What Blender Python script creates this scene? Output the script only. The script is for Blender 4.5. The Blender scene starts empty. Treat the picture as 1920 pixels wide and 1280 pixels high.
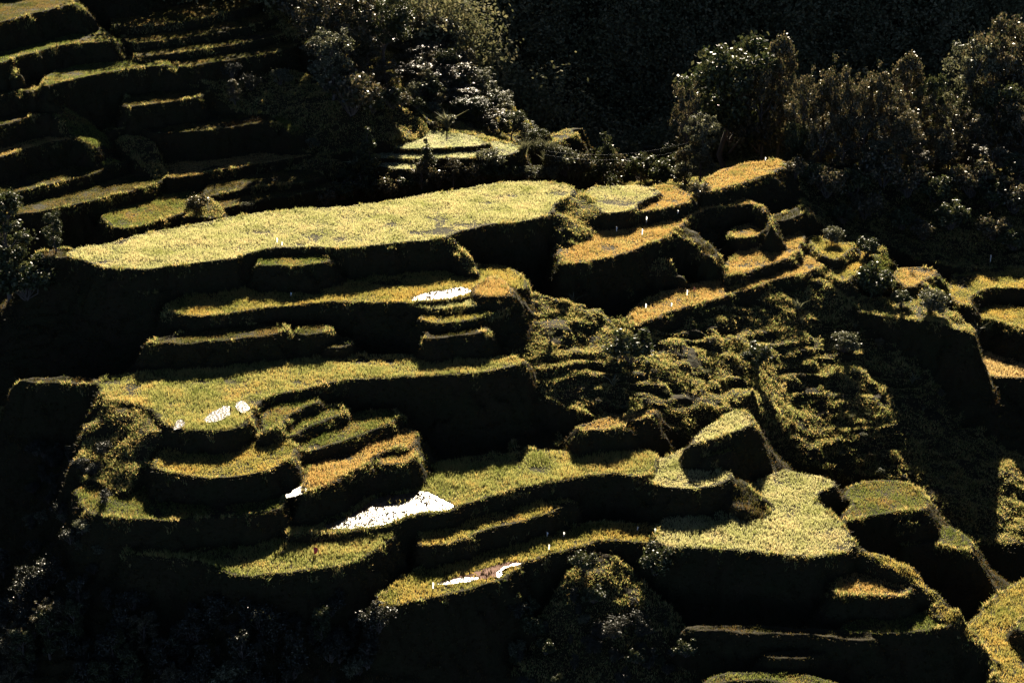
import bpy, math, random
import numpy as np
random.seed(7)
RNG = np.random.default_rng(11)
C = bpy.context.scene.collection
R = math.radians
# ---------------------------------------------------------------- camera, sky, sun, exposure
PITCH = R(-22.0); FPX = 1920*70/36.0; CAMZ = 85.0
cam_d = bpy.data.cameras.new('camera'); cam_d.lens = 70; cam_d.sensor_width = 36
cam_d.clip_start = 1; cam_d.clip_end = 4000
cam = bpy.data.objects.new('camera', cam_d); C.objects.link(cam)
cam.location = (0, 0, CAMZ); cam.rotation_euler = (R(90)+PITCH, 0, 0)
bpy.context.scene.camera = cam
SUN_EL, SUN_AZ = R(25.5), R(5)          # azimuth measured from +Y (away from camera) towards +X (right)
w = bpy.data.worlds.new("World"); bpy.context.scene.world = w; w.use_nodes = True
nt = w.node_tree; bg = nt.nodes['Background']
sky = nt.nodes.new('ShaderNodeTexSky'); sky.sky_type = 'NISHITA'; sky.sun_disc = False
sky.sun_elevation = SUN_EL; sky.sun_rotation = SUN_AZ; sky.altitude = 1500
sky.air_density = 0.2; sky.dust_density = 0.1; sky.ozone_density = 1.0
nt.links.new(sky.outputs[0], bg.inputs[0]); bg.inputs[1].default_value = 0.05
sd = bpy.data.lights.new('sun', 'SUN'); sd.energy = 5.0; sd.angle = R(0.5); sd.color = (1.0, 0.87, 0.66)
so = bpy.data.objects.new('sun', sd); C.objects.link(so)
sdir = (math.sin(SUN_AZ)*math.cos(SUN_EL), math.cos(SUN_AZ)*math.cos(SUN_EL), math.sin(SUN_EL))
from mathutils import Vector
so.rotation_euler = Vector(sdir).to_track_quat('Z', 'Y').to_euler(); so.location = (60, 300, 200)
vs = bpy.context.scene.view_settings
vs.view_transform = 'Standard'; vs.look = 'None'; vs.exposure = 2.1; vs.gamma = 1.0; vs.use_curve_mapping = False

# ---------------------------------------------------------------- camera maths
cp, sp = math.cos(PITCH), math.sin(PITCH)
def m_row(y):
    c = (640-y)/FPX
    return (sp+c*cp)/(cp-c*sp)
def unp(x, y, z):
    c = (640-y)/FPX
    t = (z-CAMZ)/(sp+c*cp)
    return np.array([t*(x-960)/FPX, t*(cp-c*sp), z])
def ray(x, y):
    c = (640-y)/FPX
    d = np.array([(x-960)/FPX, cp-c*sp, sp+c*cp]); return d/np.linalg.norm(d)
KSH = math.cos(SUN_AZ)/math.tan(R(28))
def above(zl, yc, yl):     # height of a terrace whose crest is on row yc and whose shadow ends on row yl of the terrace zl
    Yl = (zl-CAMZ)/m_row(yl); m = m_row(yc)
    return zl + (m*Yl + CAMZ - zl)/(1-m*KSH)
def below(zu, yc, yl):
    mc, ml = m_row(yc), m_row(yl)
    return ((zu-CAMZ)/mc + CAMZ/ml - KSH*zu)/(1/ml - KSH)

# ---------------------------------------------------------------- noise
def _h(ix, iy, s):
    n = (ix*374761393 + iy*668265263 + s*1442695041) & 0xffffffff
    n = ((n ^ (n >> 13))*1274126177) & 0xffffffff
    return ((n ^ (n >> 16)) & 0xffff)/65535.0
def vn(x, y, s=0):
    xi = np.floor(x).astype(np.int64); yi = np.floor(y).astype(np.int64)
    fx = x-xi; fy = y-yi; fx = fx*fx*(3-2*fx); fy = fy*fy*(3-2*fy)
    a = _h(xi, yi, s); b = _h(xi+1, yi, s); c = _h(xi, yi+1, s); d = _h(xi+1, yi+1, s)
    return (a+(b-a)*fx)*(1-fy)+(c+(d-c)*fx)*fy - 0.5
def fbm(x, y, s=0, o=4):
    r = 0; a = 1.0; f = 1.0
    for k in range(o):
        r = r + a*vn(x*f+17.3*k, y*f-9.1*k, s+k); a *= .5; f *= 2.03
    return r

# ---------------------------------------------------------------- terraces: outlines (photo rows/columns) unprojected onto their own level
zA = 0.0
zA2 = -1.2; zA3 = zA2-.7
zB = below(zA, 467, 553); zAB = below(zA, 464, 486)
zB2 = zB-.25; zB3 = below(zB2, 576, 595)
zC = below(zB, 577, 616); zCR = below(zB3, 603, 623)
zD = below(zC, 627, 692)
zE1 = below(zD, 742, 766); zE2 = below(zE1, 769, 796); zE3 = below(zE2, 791, 818)
zE4 = below(zE3, 805, 835); zE5 = below(zE4, 843, 853)
zH = below(zD, 703, 886); zI1 = above(zH, 800, 862)
zF = below(zD, 806, 868); zG1 = below(zF, 882, 960)
zJ2 = below(zH, 938, 988); zJ1 = below(zH, 993, 1016)
zK = below(zJ2, 982, 1043); zL = below(zH, 914, 1004)
zV = -3.3; zX1 = -7.0; zX0 = -5.6; zX2 = -8.3; zW = -1.5
zM1 = zL-1.6; zM2 = zM1-1.0; zM3 = zM1-2.6
zQ1 = below(zL, 1032, 1100); zQ2 = below(zQ1, 1112, 1176)
zS1 = below(zL, 1034, 1172); zS2 = below(zS1, 1188, 1218); zS3 = below(zS2, 1230, 1268)
zN = zQ2-3.0
zY1, zY2, zY3 = -7.6, -8.8, -10.4
zZ = -11.6; zN2 = -18.6
zu1 = -4.5
zu2 = above(zu1, 362, 395); zu3 = above(zu2, 318, 345); zu4 = above(zu3, 262, 328); zu5 = above(zu4, 218, 272); zu6 = above(zu5, 168, 216)
zv1 = -2.5
zv1b = below(zv1, 322, 346); zv1c = below(zv1b, 352, 366)
zv2 = above(zv1, 242, 318); zv3 = above(zv2, 178, 236); zv4 = above(zv3, 124, 187); zv5 = above(zv4, 78, 128); zv6 = above(zv5, 16, 84)
zw4 = zv4-.3; zw3 = above(zw4, 86, 103); zw2 = above(zw3, 58, 75); zw1 = above(zw2, 26, 46)
zZ1 = -2.2; zZ2 = zZ1-.7; zZ3 = zZ2-.5
print('levels', {k: round(v, 1) for k, v in list(globals().items()) if k[0] == 'z' and isinstance(v, float)})

# name, level, outline, crop (None = bare grass), crop height, wall slope
T = []
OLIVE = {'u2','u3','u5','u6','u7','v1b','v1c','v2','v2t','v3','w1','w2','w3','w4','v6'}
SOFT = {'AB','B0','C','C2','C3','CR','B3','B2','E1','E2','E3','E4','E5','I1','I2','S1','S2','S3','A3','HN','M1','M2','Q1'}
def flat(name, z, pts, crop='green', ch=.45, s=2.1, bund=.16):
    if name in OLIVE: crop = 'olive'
    if name in SOFT: s = min(s, 1.5)
    T.append(dict(name=name, z=z, pts=pts, crop=crop, ch=ch, s=s, bund=bund, ctrl=None))
def world(name, pts, s=1.1):
    T.append(dict(name=name, z=None, pts=None, wp=np.array(pts, float), crop='wild', ch=.5, s=s, bund=0, ctrl=1, steps=0, bump=1.0, extra=[]))
def slope(name, pts, s=1.1, crop='wild', extra=(), steps=0.0, bump=.5):
    T.append(dict(name=name, z=None, pts=[p[:2] for p in pts], zs=[p[2] for p in pts], extra=list(extra), crop=crop, ch=.5, s=s, bund=0, ctrl=1, steps=steps, bump=bump))
# --- main hill, left side
flat('A', zA, [(118,478),(165,492),(187,498),(233,503),(297,503),(320,497),(393,488),(440,485),(447,480),(493,468),(520,463),(593,458),(640,462),(667,463),(773,452),(833,445),(893,423),(933,417),(1017,408),(1043,393),(1040,380),(1073,363),(1082,349),(1033,338),(967,339),(920,343),(833,358),(767,367),(700,380),(600,386),(520,393),(433,403),(343,423),(267,437),(200,455),(123,467)], 'lime', .5, 2.3)
flat('A0', zA-.3, [(55,487),(118,482),(170,470),(120,462),(60,470)], 'dull', .4)
flat('A2', zA2, [(1092,349),(1108,380),(1125,400),(1160,398),(1192,390),(1195,378),(1240,362),(1237,352),(1205,346),(1150,345)], 'lime', .4)
flat('A3', zA3, [(1150,385),(1205,398),(1240,392),(1285,383),(1300,375),(1290,355),(1255,345),(1230,345)], 'orange', .4, 1.2)
flat('AB', zAB, [(478,500),(520,499),(600,496),(628,484),(600,470),(500,475)], 'green', .3)
flat('B', zB, [(300,580),(333,587),(373,593),(433,585),(533,572),(640,564),(700,567),(757,564),(767,567),(833,561),(897,553),(960,545),(1000,530),(950,490),(800,495),(600,505),(430,530),(330,555)], 'gold', .5)
flat('B0', zB+.9, [(250,553),(285,552),(320,545),(370,520),(270,530)], 'dull', .3)
flat('B2', zB2-.2, [(765,573),(777,576),(840,579),(900,571),(950,561),(972,552),(960,530),(860,535),(800,550)], 'lime', .4)
flat('Bo', zB+.5, [(885,545),(905,553),(955,554),(972,543),(935,508),(905,520)], 'orange', .6, 1.2)
flat('B3', zB3, [(778,598),(817,606),(867,603),(917,593),(962,578),(985,560),(900,555),(790,575)], 'gold', .4)
flat('CR', zCR, [(790,636),(833,632),(887,629),(920,622),(915,605),(860,606),(795,620)], 'dull', .3)
flat('C', zC, [(262,643),(300,642),(350,643),(430,637),(520,627),(550,618),(530,606),(430,608),(330,622)], 'olive', .35)
flat('C2', zC-.3, [(555,628),(590,627),(618,621),(622,610),(580,608),(556,618)], 'olive', .3)
flat('C3', zC-1.6, [(600,655),(640,652),(668,640),(650,630),(610,638)], 'olive', .3)
flat('D0', zD-.15, [(30,716),(133,715),(187,719),(200,708),(130,700),(40,706)], 'dull', .4)
flat('D', zD, [(170,712),(187,719),(193,745),(240,752),(270,765),(292,777),(307,803),(412,808),(450,799),(473,773),(487,750),(517,740),(583,727),(650,708),(733,705),(833,703),(900,697),(950,689),(1000,680),(985,668),(935,664),(800,660),(650,660),(480,665),(300,690),(200,700)], 'rice', .55)
flat('E1', zE1, [(484,815),(522,804),(535,785),(565,765),(600,752),(600,740),(560,740),(500,752)], 'green', .4)
flat('E2', zE2, [(528,825),(597,792),(650,772),(650,755),(560,758),(528,790)], 'green', .4)
flat('E3', zE3, [(575,850),(640,828),(690,810),(745,785),(748,765),(700,760),(590,800),(545,830)], 'green', .45)
flat('E4', zE4, [(560,925),(590,917),(623,907),(650,887),(693,868),(697,855),(733,845),(775,834),(785,815),(770,800),(740,800),(670,830),(610,850),(560,880)], 'orange', .45)
flat('E5', zE5, [(703,874),(770,866),(785,850),(780,830),(740,840),(715,848)], 'orange', .4)
flat('F', zF, [(275,878),(337,889),(386,897),(469,887),(505,880),(545,862),(560,840),(530,815),(470,830),(380,830),(300,830),(285,850)], 'gold', .45)
flat('G1', zG1, [(142,924),(150,946),(165,961),(225,972),(300,974),(345,971),(470,965),(540,950),(520,900),(400,920),(300,915),(230,905),(187,905),(150,912)], 'green', .45)
flat('H', zH, [(530,1003),(597,996),(683,992),(733,985),(783,960),(845,960),(855,948),(900,934),(950,921),(1017,904),(1090,893),(1133,886),(1190,889),(1230,893),(1230,840),(1147,845),(1083,840),(967,845),(880,850),(790,865),(700,885),(600,925),(530,960)], 'rice', .6)
flat('H2', zH-.35, [(1180,885),(1205,900),(1227,911),(1267,916),(1317,914),(1360,904),(1380,893),(1384,882),(1347,877),(1307,840),(1283,833),(1250,857),(1217,864),(1185,870)], 'lime', .5)
flat('I1', zI1, [(1078,808),(1110,806),(1150,803),(1183,791),(1232,776),(1238,764),(1170,772),(1125,784),(1078,792)], 'orange', .35, 2.0)
flat('I2', zI1-2.5, [(960,842),(1025,845),(1060,830),(1040,800),(960,815)], 'dull', .35, 1.6)
flat('HM', zH+2.1, [(1297,832),(1317,828),(1373,811),(1410,794),(1416,780),(1400,768),(1365,770),(1335,790),(1305,812)], 'lime', .45, 2.0)
flat('HN', zH+.8, [(1322,858),(1345,852),(1375,848),(1380,835),(1340,832),(1318,845)], 'green', .35, 1.6)
flat('J1', zJ1, [(235,1037),(300,1041),(375,1050),(412,1066),(450,1081),(506,1078),(560,1070),(617,1063),(683,1043),(737,1013),(745,1003),(735,975),(620,980),(480,985),(330,1005),(240,1020)], 'rice', .55)
flat('J2', zJ2, [(780,1026),(833,1022),(867,1014),(917,994),(997,974),(1040,955),(1100,930),(950,925),(860,960),(790,990)], 'gold', .5)
flat('K', zK, [(690,1142),(733,1134),(807,1118),(883,1104),(933,1090),(950,1080),(983,1055),(1030,1038),(1093,1023),(1120,1013),(1167,1013),(1227,1019),(1290,1024),(1290,980),(1200,975),(1100,975),(1000,990),(930,1010),(820,1050),(720,1090)], 'gold', .5)
flat('L', zL, [(1225,1019),(1282,1025),(1356,1027),(1434,1035),(1532,1042),(1590,1034),(1604,1023),(1592,991),(1559,960),(1536,940),(1532,930),(1545,918),(1573,909),(1563,901),(1536,889),(1489,881),(1473,872),(1430,892),(1400,920),(1300,950),(1225,970)], 'lime', .5)
flat('M1', zM1, [(1590,985),(1630,968),(1684,955),(1719,953),(1728,958),(1735,930),(1715,905),(1660,895),(1600,900),(1575,925),(1600,945),(1580,965)], 'green', .4)
flat('M2', zM2, [(1600,1010),(1630,985),(1661,976),(1670,985),(1730,985),(1740,960),(1640,950),(1595,980)], 'green', .35)
flat('M3', zM3, [(1690,1028),(1723,1018),(1770,1020),(1825,1036),(1835,1020),(1800,990),(1735,975),(1690,1000)], 'green', .4, 1.6)
flat('Q1', zQ1, [(1560,1114),(1606,1115),(1684,1118),(1700,1112),(1707,1094),(1690,1070),(1640,1050),(1590,1070),(1560,1090)], 'orange', .45)
flat('Q2', zQ2, [(1560,1185),(1650,1188),(1700,1185),(1747,1183),(1790,1173),(1790,1150),(1750,1140),(1680,1150),(1580,1160)], 'green', .4)
flat('S1', zS1, [(1285,1176),(1350,1181),(1400,1190),(1480,1188),(1560,1199),(1632,1204),(1645,1192),(1560,1180),(1450,1172),(1300,1164)], 'dull', .3)
flat('S2', zS2-.3, [(1425,1232),(1470,1236),(1540,1230),(1560,1222),(1500,1216),(1430,1220)], 'dull', .3)
flat('S3', zS3, [(1310,1284),(1370,1272),(1440,1273),(1500,1290),(1600,1310),(1600,1280),(1450,1252),(1330,1258)], 'green', .35)
flat('K2', zK-3.2, [(355,1188),(385,1183),(412,1178),(420,1168),(380,1160),(350,1170)], 'gold', .3, 1.5)
slope('R', [(1602,1022,zL-.2),(1657,1069,zL-1.2),(1704,1096,zQ1),(1747,1124,zQ1-1.2),(1751,1155,zQ2+.5),(1786,1174,zQ2-.2),(1825,1202,zQ2-1.5),(1856,1241,zQ2-3),(1880,1280,zQ2-4.5),(1895,1300,zQ2-5),(1870,1240,zQ2-2.6),(1830,1180,zQ2-1),(1798,1147,zQ2+.6),(1747,1108,zQ1-.8),(1700,1061,zL-1.6),(1669,1046,zL-.9),(1650,1040,zL-.7)], 2.2, 'gold', bump=.3)
flat('N', zN, [(1800,1185),(1821,1215),(1864,1260),(1885,1300),(1990,1320),(1990,1080),(1920,1080),(1880,1100),(1840,1130)], 'gold', .5)
flat('N0', zN+1.6, [(1900,1170),(1925,1190),(1980,1190),(1980,1150),(1915,1148)], 'green', .4)
# --- right side of the hill
flat('W', zW, [(1312,362),(1333,357),(1400,341),(1460,322),(1482,306),(1470,296),(1433,300),(1367,311),(1320,330)], 'orange', .5, 1.3)
flat('V', zV, [(1050,496),(1067,494),(1133,486),(1213,461),(1253,440),(1283,421),(1300,407),(1333,391),(1367,386),(1402,380),(1425,385),(1437,398),(1440,385),(1395,368),(1367,360),(1317,358),(1270,365),(1200,398),(1140,410),(1080,430),(1040,450)], 'orange', .5, 2.2)
flat('V2', zV-.5, [(1402,383),(1425,392),(1443,412),(1450,425),(1440,400),(1415,378)], 'green', .4, 1.8)
slope('XS', [(1255,440,zV-.3),(1285,425,zV-.4),(1303,432,zV-.9),(1325,455,zV-2.0),(1370,502,zX1+.2),(1355,509,zX1-.2),(1318,478,zV-2.2),(1285,450,zV-1.1)], 2.6, 'dull', bump=.5)
flat('X0', zX0, [(1365,449),(1400,447),(1440,437),(1445,420),(1400,415),(1368,430)], 'orange', .3)
flat('X1', zX1, [(1355,519),(1400,512),(1433,499),(1493,479),(1500,462),(1515,450),(1512,438),(1480,418),(1452,412),(1440,430),(1400,445),(1370,480)], 'orange', .5)
flat('X2', zX2, [(1180,622),(1233,592),(1327,565),(1400,544),(1450,525),(1520,508),(1545,500),(1530,478),(1467,485),(1400,500),(1330,520),(1250,545),(1180,570)], 'orange', .45, 1.6)
slope('sp1', [(1110,512,-6.2),(1150,512,-6.2),(1180,508,-6.4),(1195,550,-8.2),(1160,540,-7.6),(1110,530,-7)], 2.0, 'wild')
slope('sp2', [(1215,492,-5.5),(1240,484,-5.3),(1262,486,-5.5),(1290,530,-7.6),(1265,520,-7.4),(1225,505,-6.2)], 2.0, 'wild')
flat('Y1', zY1, [(1514,445),(1530,469),(1557,488),(1573,481),(1603,463),(1600,455),(1552,450),(1525,440)], 'gold', .4, 2.0)
flat('Y2', zY2, [(1545,505),(1568,528),(1592,529),(1605,513),(1622,500),(1622,476),(1640,471),(1662,470),(1655,461),(1617,460),(1570,480)], 'gold', .4, 2.0)
slope('Y2s', [(1625,478,zY2),(1662,470,zY2-.2),(1676,490,zY2-1),(1684,515,zY2-2.2),(1660,512,zY2-1.4),(1630,500,zY2-.5)], 2.4, 'green', bump=.2)
slope('Y2t', [(1600,515,zY2-.3),(1625,504,zY2-.3),(1660,525,zY2-1.8),(1690,555,zY2-3.4),(1660,553,zY2-3.2),(1625,530,zY2-1.8)], 1.8, 'wild', bump=.3)
flat('Y3', zY3, [(1683,530),(1706,541),(1725,530),(1754,516),(1760,506),(1744,500),(1687,500),(1678,512)], 'orange', .4, 2.0)
slope('Y3s', [(1725,532,zY3),(1757,512,zY3-.1),(1775,525,zY3-.8),(1778,550,zY3-2.2),(1760,552,zY3-1.5),(1735,548,zY3-.7)], 2.4, 'green', bump=.2)
slope('Z', [(1598,578,zZ+.2),(1650,592,zZ),(1700,600,zZ),(1750,604,zZ),(1790,620,zZ-.3),(1832,634,zZ-.8),(1830,615,zZ-.5),(1790,585,zZ),(1740,560,zZ),(1660,556,zZ+.2),(1600,555,zZ+.5)], 2.6, 'wild', bump=.5)
flat('N3', -13.5, [(1775,520),(1785,560),(1812,575),(1830,550),(1870,536),(1990,548),(1990,500),(1850,500),(1790,505)], 'gold', .4, 1.3)
flat('N3b', -15.3, [(1795,596),(1850,594),(1905,616),(1990,632),(1990,570),(1907,580),(1840,562),(1812,575)], 'gold', .4, 1.2)
slope('N3c', [(1830,620,-16.8),(1880,628,-17.0),(1990,655,-17.8),(1990,632,-16.0),(1900,612,-15.8),(1840,600,-16)], 1.3, 'wild', bump=.5)
slope('H2s', [(1375,893,zH-.8),(1392,890,zH-1.0),(1425,925,zH-2.2),(1452,962,zL-.2),(1430,985,zL-.3),(1380,950,zL+.9),(1350,912,zH-1.4)], 2.4, 'dull', bump=.25)
slope('As', [(1035,402,-.6),(1060,372,-.5),(1085,352,-.7),(1098,362,-1.0),(1112,392,-1.7),(1120,404,-2.0),(1112,428,-3.0),(1090,462,-3.4),(1062,455,-3.0),(1040,425,-1.6)], 1.8, 'wild', bump=.6)
flat('N2', zN2, [(1835,690),(1869,705),(1990,712),(1990,640),(1839,640)], 'orangegold', .5)
slope('G', [(940,600,-6.7),(955,570,-6.0),(975,545,-5.3),(1060,565,-6.2),(1180,602,-8.9),(1330,574,-9.2),(1530,515,-9.2),(1600,560,-11),(1700,640,-14.9),(1850,712,-21),(1990,745,-25.5),(1990,1000,-29.5),(1860,1030,-27),(1780,990,-25.5),(1720,905,-23.2),(1600,885,-22.0),(1490,872,-20.8),(1420,830,-18),(1405,772,-14.8),(1300,822,-15.9),(1240,800,-14.6),(1080,775,-12.5),(960,690,-9.4)], 1.9, 'wild',
      extra=[(1060,620,-7.6),(1100,660,-9.0),(1250,680,-11.3),(1200,740,-12.3),(1400,650,-12.2),(1550,640,-13.9),(1500,760,-17.2),(1650,760,-17.9),(1330,730,-13.3),(1750,850,-22.2)], steps=1.0, bump=.9)
slope('U', [(1085,1035,zK-.8),(1130,1030,zK-.6),(1190,1075,zK-2.0),(1245,1130,zK-3.8),(1300,1200,zK-6.0),(1340,1310,zK-8.8),(960,1310,zK-8.6),(1000,1190,zK-5.8),(1050,1110,zK-3.0)], 1.5, 'wild', extra=[(1130,1150,zK-3.8)], steps=0, bump=1.3)
slope('U2', [(938,1090,zK-.1),(950,1082,zK-.1),(975,1110,zK-1.4),(1000,1165,zK-4.2),(1000,1185,zK-5.2),(985,1170,zK-4.6),(965,1125,zK-2.2)], 2.4, 'green', bump=.15)
slope('Tm', [(1200,1045,zK-1.2),(1262,1040,zK-1.2),(1262,1022,zK-.3),(1230,1016,zK+.1),(1203,1024,zK-.3)], 2.6, 'wild', bump=.3)
slope('BL', [(-60,1090,-26),(200,1060,-25),(330,1085,-24.5),(430,1110,-24),(600,1120,-24.5),(690,1160,-25),(900,1180,-26),(1000,1200,-27),(980,1330,-32),(500,1340,-33),(-60,1340,-33)], 1.4, 'wild', bump=2.0)
slope('Aw', [(830,446,-.4),(850,440,-.4),(872,470,-1.6),(905,512,-3.0),(880,512,-3.1),(850,480,-2.0)], 2.2, 'wild', bump=.3)
slope('LW', [(-60,740,-15),(100,760,-14),(160,850,-16.5),(140,920,-18.3),(150,970,-20),(200,1030,-23),(180,1070,-25),(-60,1080,-26)], 1.5, 'wild', bump=1.2)
slope('Dl', [(187,722,zD-.3),(196,748,zD-.2),(240,756,zD-.4),(290,780,zD-.6),(305,806,zD-.5),(285,840,zF+.2),(262,870,zF-.8),(228,930,zG1+.3),(200,915,zG1+.2),(150,900,zG1-.6),(150,860,zF-1.2),(165,790,zD-2.5)], 2.0, 'wild', bump=.4)
# --- hillside beyond, upper left
flat('u1', zu1, [(215,432),(300,415),(355,392),(385,372),(365,355),(312,330),(250,360),(180,400)], 'green', .4)
slope('u1k', [(340,405,zu1),(400,408,zu1),(430,402,zu1),(410,380,zu1+.6),(380,362,zu1+.9),(355,372,zu1+1.1)], 1.5, 'wild')
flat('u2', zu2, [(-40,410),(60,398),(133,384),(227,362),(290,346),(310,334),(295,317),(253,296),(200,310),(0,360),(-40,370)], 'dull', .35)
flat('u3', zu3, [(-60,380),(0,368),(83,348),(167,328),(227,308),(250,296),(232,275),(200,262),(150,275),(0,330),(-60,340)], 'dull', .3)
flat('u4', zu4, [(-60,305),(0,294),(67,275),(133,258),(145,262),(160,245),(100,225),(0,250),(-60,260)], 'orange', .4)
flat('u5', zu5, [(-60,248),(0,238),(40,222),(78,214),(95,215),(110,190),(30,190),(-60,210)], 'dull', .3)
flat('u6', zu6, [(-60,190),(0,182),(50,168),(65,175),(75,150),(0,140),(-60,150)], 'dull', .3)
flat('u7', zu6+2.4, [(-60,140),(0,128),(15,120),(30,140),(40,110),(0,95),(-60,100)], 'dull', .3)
slope('um', [(60,165,zu6-.2),(85,215,zu5-.3),(150,262,zu4-.3),(200,320,zu3),(250,300,zu3-.2),(215,255,zu4-2.5),(175,230,zu4-.5),(130,190,zu5),(90,160,zu6+.3)], 1.6, 'green', bump=.5)
flat('v1', zv1, [(305,335),(350,331),(433,315),(520,303),(580,292),(600,287),(616,298),(620,280),(560,250),(430,270),(310,300)], 'orange', .3)
flat('v1b', zv1b, [(370,370),(430,360),(493,350),(600,340),(620,320),(500,315),(400,330)], 'dull', .3)
flat('v1c', zv1c, [(400,395),(493,376),(593,360),(640,350),(620,335),(493,350),(400,370)], 'dull', .3)
slope('v1s', [(600,287,zv1),(616,298,zv1-.4),(690,330,-5.4),(640,380,-8),(420,420,-8),(430,380,-6)], 1.3, 'wild', bump=.7)
slope('uv', [(190,258,zu3+1.5),(250,258,zv2-.8),(285,262,zv2-1),(320,330,zv1+.2),(300,338,zv1-.5),(250,300,zu3+.2)], 1.6, 'wild', bump=.5)
flat('v2', zv2, [(195,252),(240,238),(277,251),(340,247),(400,243),(500,229),(522,234),(518,212),(500,203),(440,205),(400,180),(277,205),(200,225)], 'dull', .3)
slope('v2s', [(500,203,zv2+.1),(522,232,zv2-.3),(580,288,zv1+.2),(600,287,zv1),(560,240,zv2-1),(530,208,zv2)], 1.8, 'green', bump=.3)
flat('v2t', zv2+2.0, [(135,182),(140,176),(210,163),(222,168),(240,160),(200,140),(130,150)], 'dull', .3)
flat('v3', zv3, [(225,203),(260,198),(350,187),(395,172),(404,167),(395,155),(367,150),(300,140),(240,160)], 'dull', .3)
slope('v3s', [(385,163,zv3),(404,167,zv3-.1),(437,213,zv2+.2),(450,212,zv2),(425,180,zv3-1),(400,158,zv3)], 1.8, 'green', bump=.3)
flat('v4', zv4, [(85,165),(100,158),(200,135),(283,125),(308,124),(312,115),(270,95),(230,85),(160,105),(90,130)], 'green', .3)
slope('v4s', [(285,120,zv4),(310,124,zv4-.1),(367,167,zv3+.2),(378,165,zv3),(345,130,zv4-1),(310,110,zv4)], 1.8, 'green', bump=.3)
flat('v5', zv5, [(-20,122),(7,114),(50,101),(133,81),(200,78),(212,76),(190,50),(150,40),(60,55),(-20,80)], 'green', .3)
slope('v5s', [(190,70,zv5),(212,76,zv5-.1),(230,110,zv4+.2),(240,108,zv4),(220,75,zv5-1),(200,55,zv5)], 1.8, 'green', bump=.3)
flat('v6', zv6, [(-60,55),(0,41),(67,24),(127,9),(138,11),(140,-10),(60,-30),(-60,0)], 'dull', .3)
slope('v6s', [(125,8,zv6),(138,10,zv6-.1),(160,62,zv5+.2),(170,60,zv5),(160,20,zv6-1),(145,0,zv6)], 1.8, 'green', bump=.3)
slope('v7', [(-60,-33,17.3),(150,-33,17.0),(240,-30,15.0),(520,-25,12.2),(500,-50,13.0),(200,-60,19),(-60,-60,20)], 1.2, 'wild', bump=.6)
flat('w1', zw1, [(200,54),(333,45),(400,32),(470,13),(492,7),(500,-15),(400,-10),(210,20)], 'dull', .3)
flat('w2', zw2, [(225,85),(333,73),(400,64),(467,51),(522,35),(525,15),(400,30),(230,55)], 'dull', .3)
flat('w3', zw3, [(250,110),(300,103),(400,93),(467,79),(549,63),(550,45),(400,65),(260,80)], 'dull', .3)
flat('w4', zw4, [(330,128),(353,124),(417,116),(457,109),(520,99),(575,83),(580,60),(400,95),(330,105)], 'dull', .3)
slope('ws', [(490,0,zw1),(522,35,zw2),(549,63,zw3),(575,83,zw4),(610,130,zw4-3),(650,200,zw4-8),(720,215,-2),(690,90,zw4-2),(600,20,zw4+1),(540,-20,zw1-.3)], 1.2, 'wild', bump=.8)
slope('wb', [(378,165,zv3+.2),(437,213,zv2+.2),(520,215,zv2),(600,285,zv1+.2),(640,290,-2.6),(740,270,zZ1+.2),(808,247,zZ1+.2),(773,205,.5),(650,190,3.4),(560,120,zw4-2.5),(350,130,zw4-1.5)], 1.2, 'wild', bump=.8)
flat('Z1', zZ1, [(735,280),(827,277),(913,271),(926,263),(833,246),(806,243),(740,262)], 'pale', .35)
flat('Z2', zZ2, [(700,297),(740,297),(827,296),(940,295),(992,276),(960,268),(930,262),(800,268),(700,285)], 'pale', .35)
flat('Z3', zZ3, [(605,303),(655,303),(703,312),(783,319),(810,305),(770,290),(700,283),(612,285)], 'pale', .3)
slope('Zr', [(992,277,zZ2-.6),(940,298,zZ2-1.6),(870,330,-8),(1000,345,-9),(1100,335,-10.5),(1085,312,-9.6),(1030,290,-6.5)], 1.3, 'wild', bump=.35)
slope('Zc', [(640,330,-7.5),(783,325,-6.8),(880,330,-8),(950,350,-9.5),(800,370,-9.5),(640,385,-9.5)], 1.2, 'wild', bump=.4)
slope('FR', [(560,-40,zw4+3),(700,-40,zw4+2),(800,40,3.0),(880,150,-1),(960,200,-4.2),(990,235,-6.2),(1050,300,-10),(990,285,-8.4),(930,264,zZ1-.6),(830,245,zZ1),(770,200,.6),(690,90,zw4-2.5)], 1.1, 'wild', extra=[(850,200,-1.6),(800,215,-1.0),(830,120,1.0)], bump=.6)
# --- dark slope behind the right ridge
slope('RH', [(1480,305,-2.6),(1600,310,-4.2),(1760,320,-6.2),(1990,320,-7.4),(1990,500,-13.4),(1860,500,-13.6),(1775,505,-12.8),(1660,455,-11.2),(1560,440,-9.2),(1480,400,-6),(1425,350,-3.6)], 1.2, 'wild', bump=1.0)
world('RB', [(6,305,-13),(10,292,-10),(25,290,-8),(45,293,-8),(70,296,-10),(98,290,-9),(98,335,-11),(60,340,-14),(10,335,-20)], 1.2)
flat('RHt', -5.2, [(1440,418),(1480,412),(1515,398),(1522,385),(1480,392),(1440,405)], 'dull', .3, 1.5)

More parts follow.
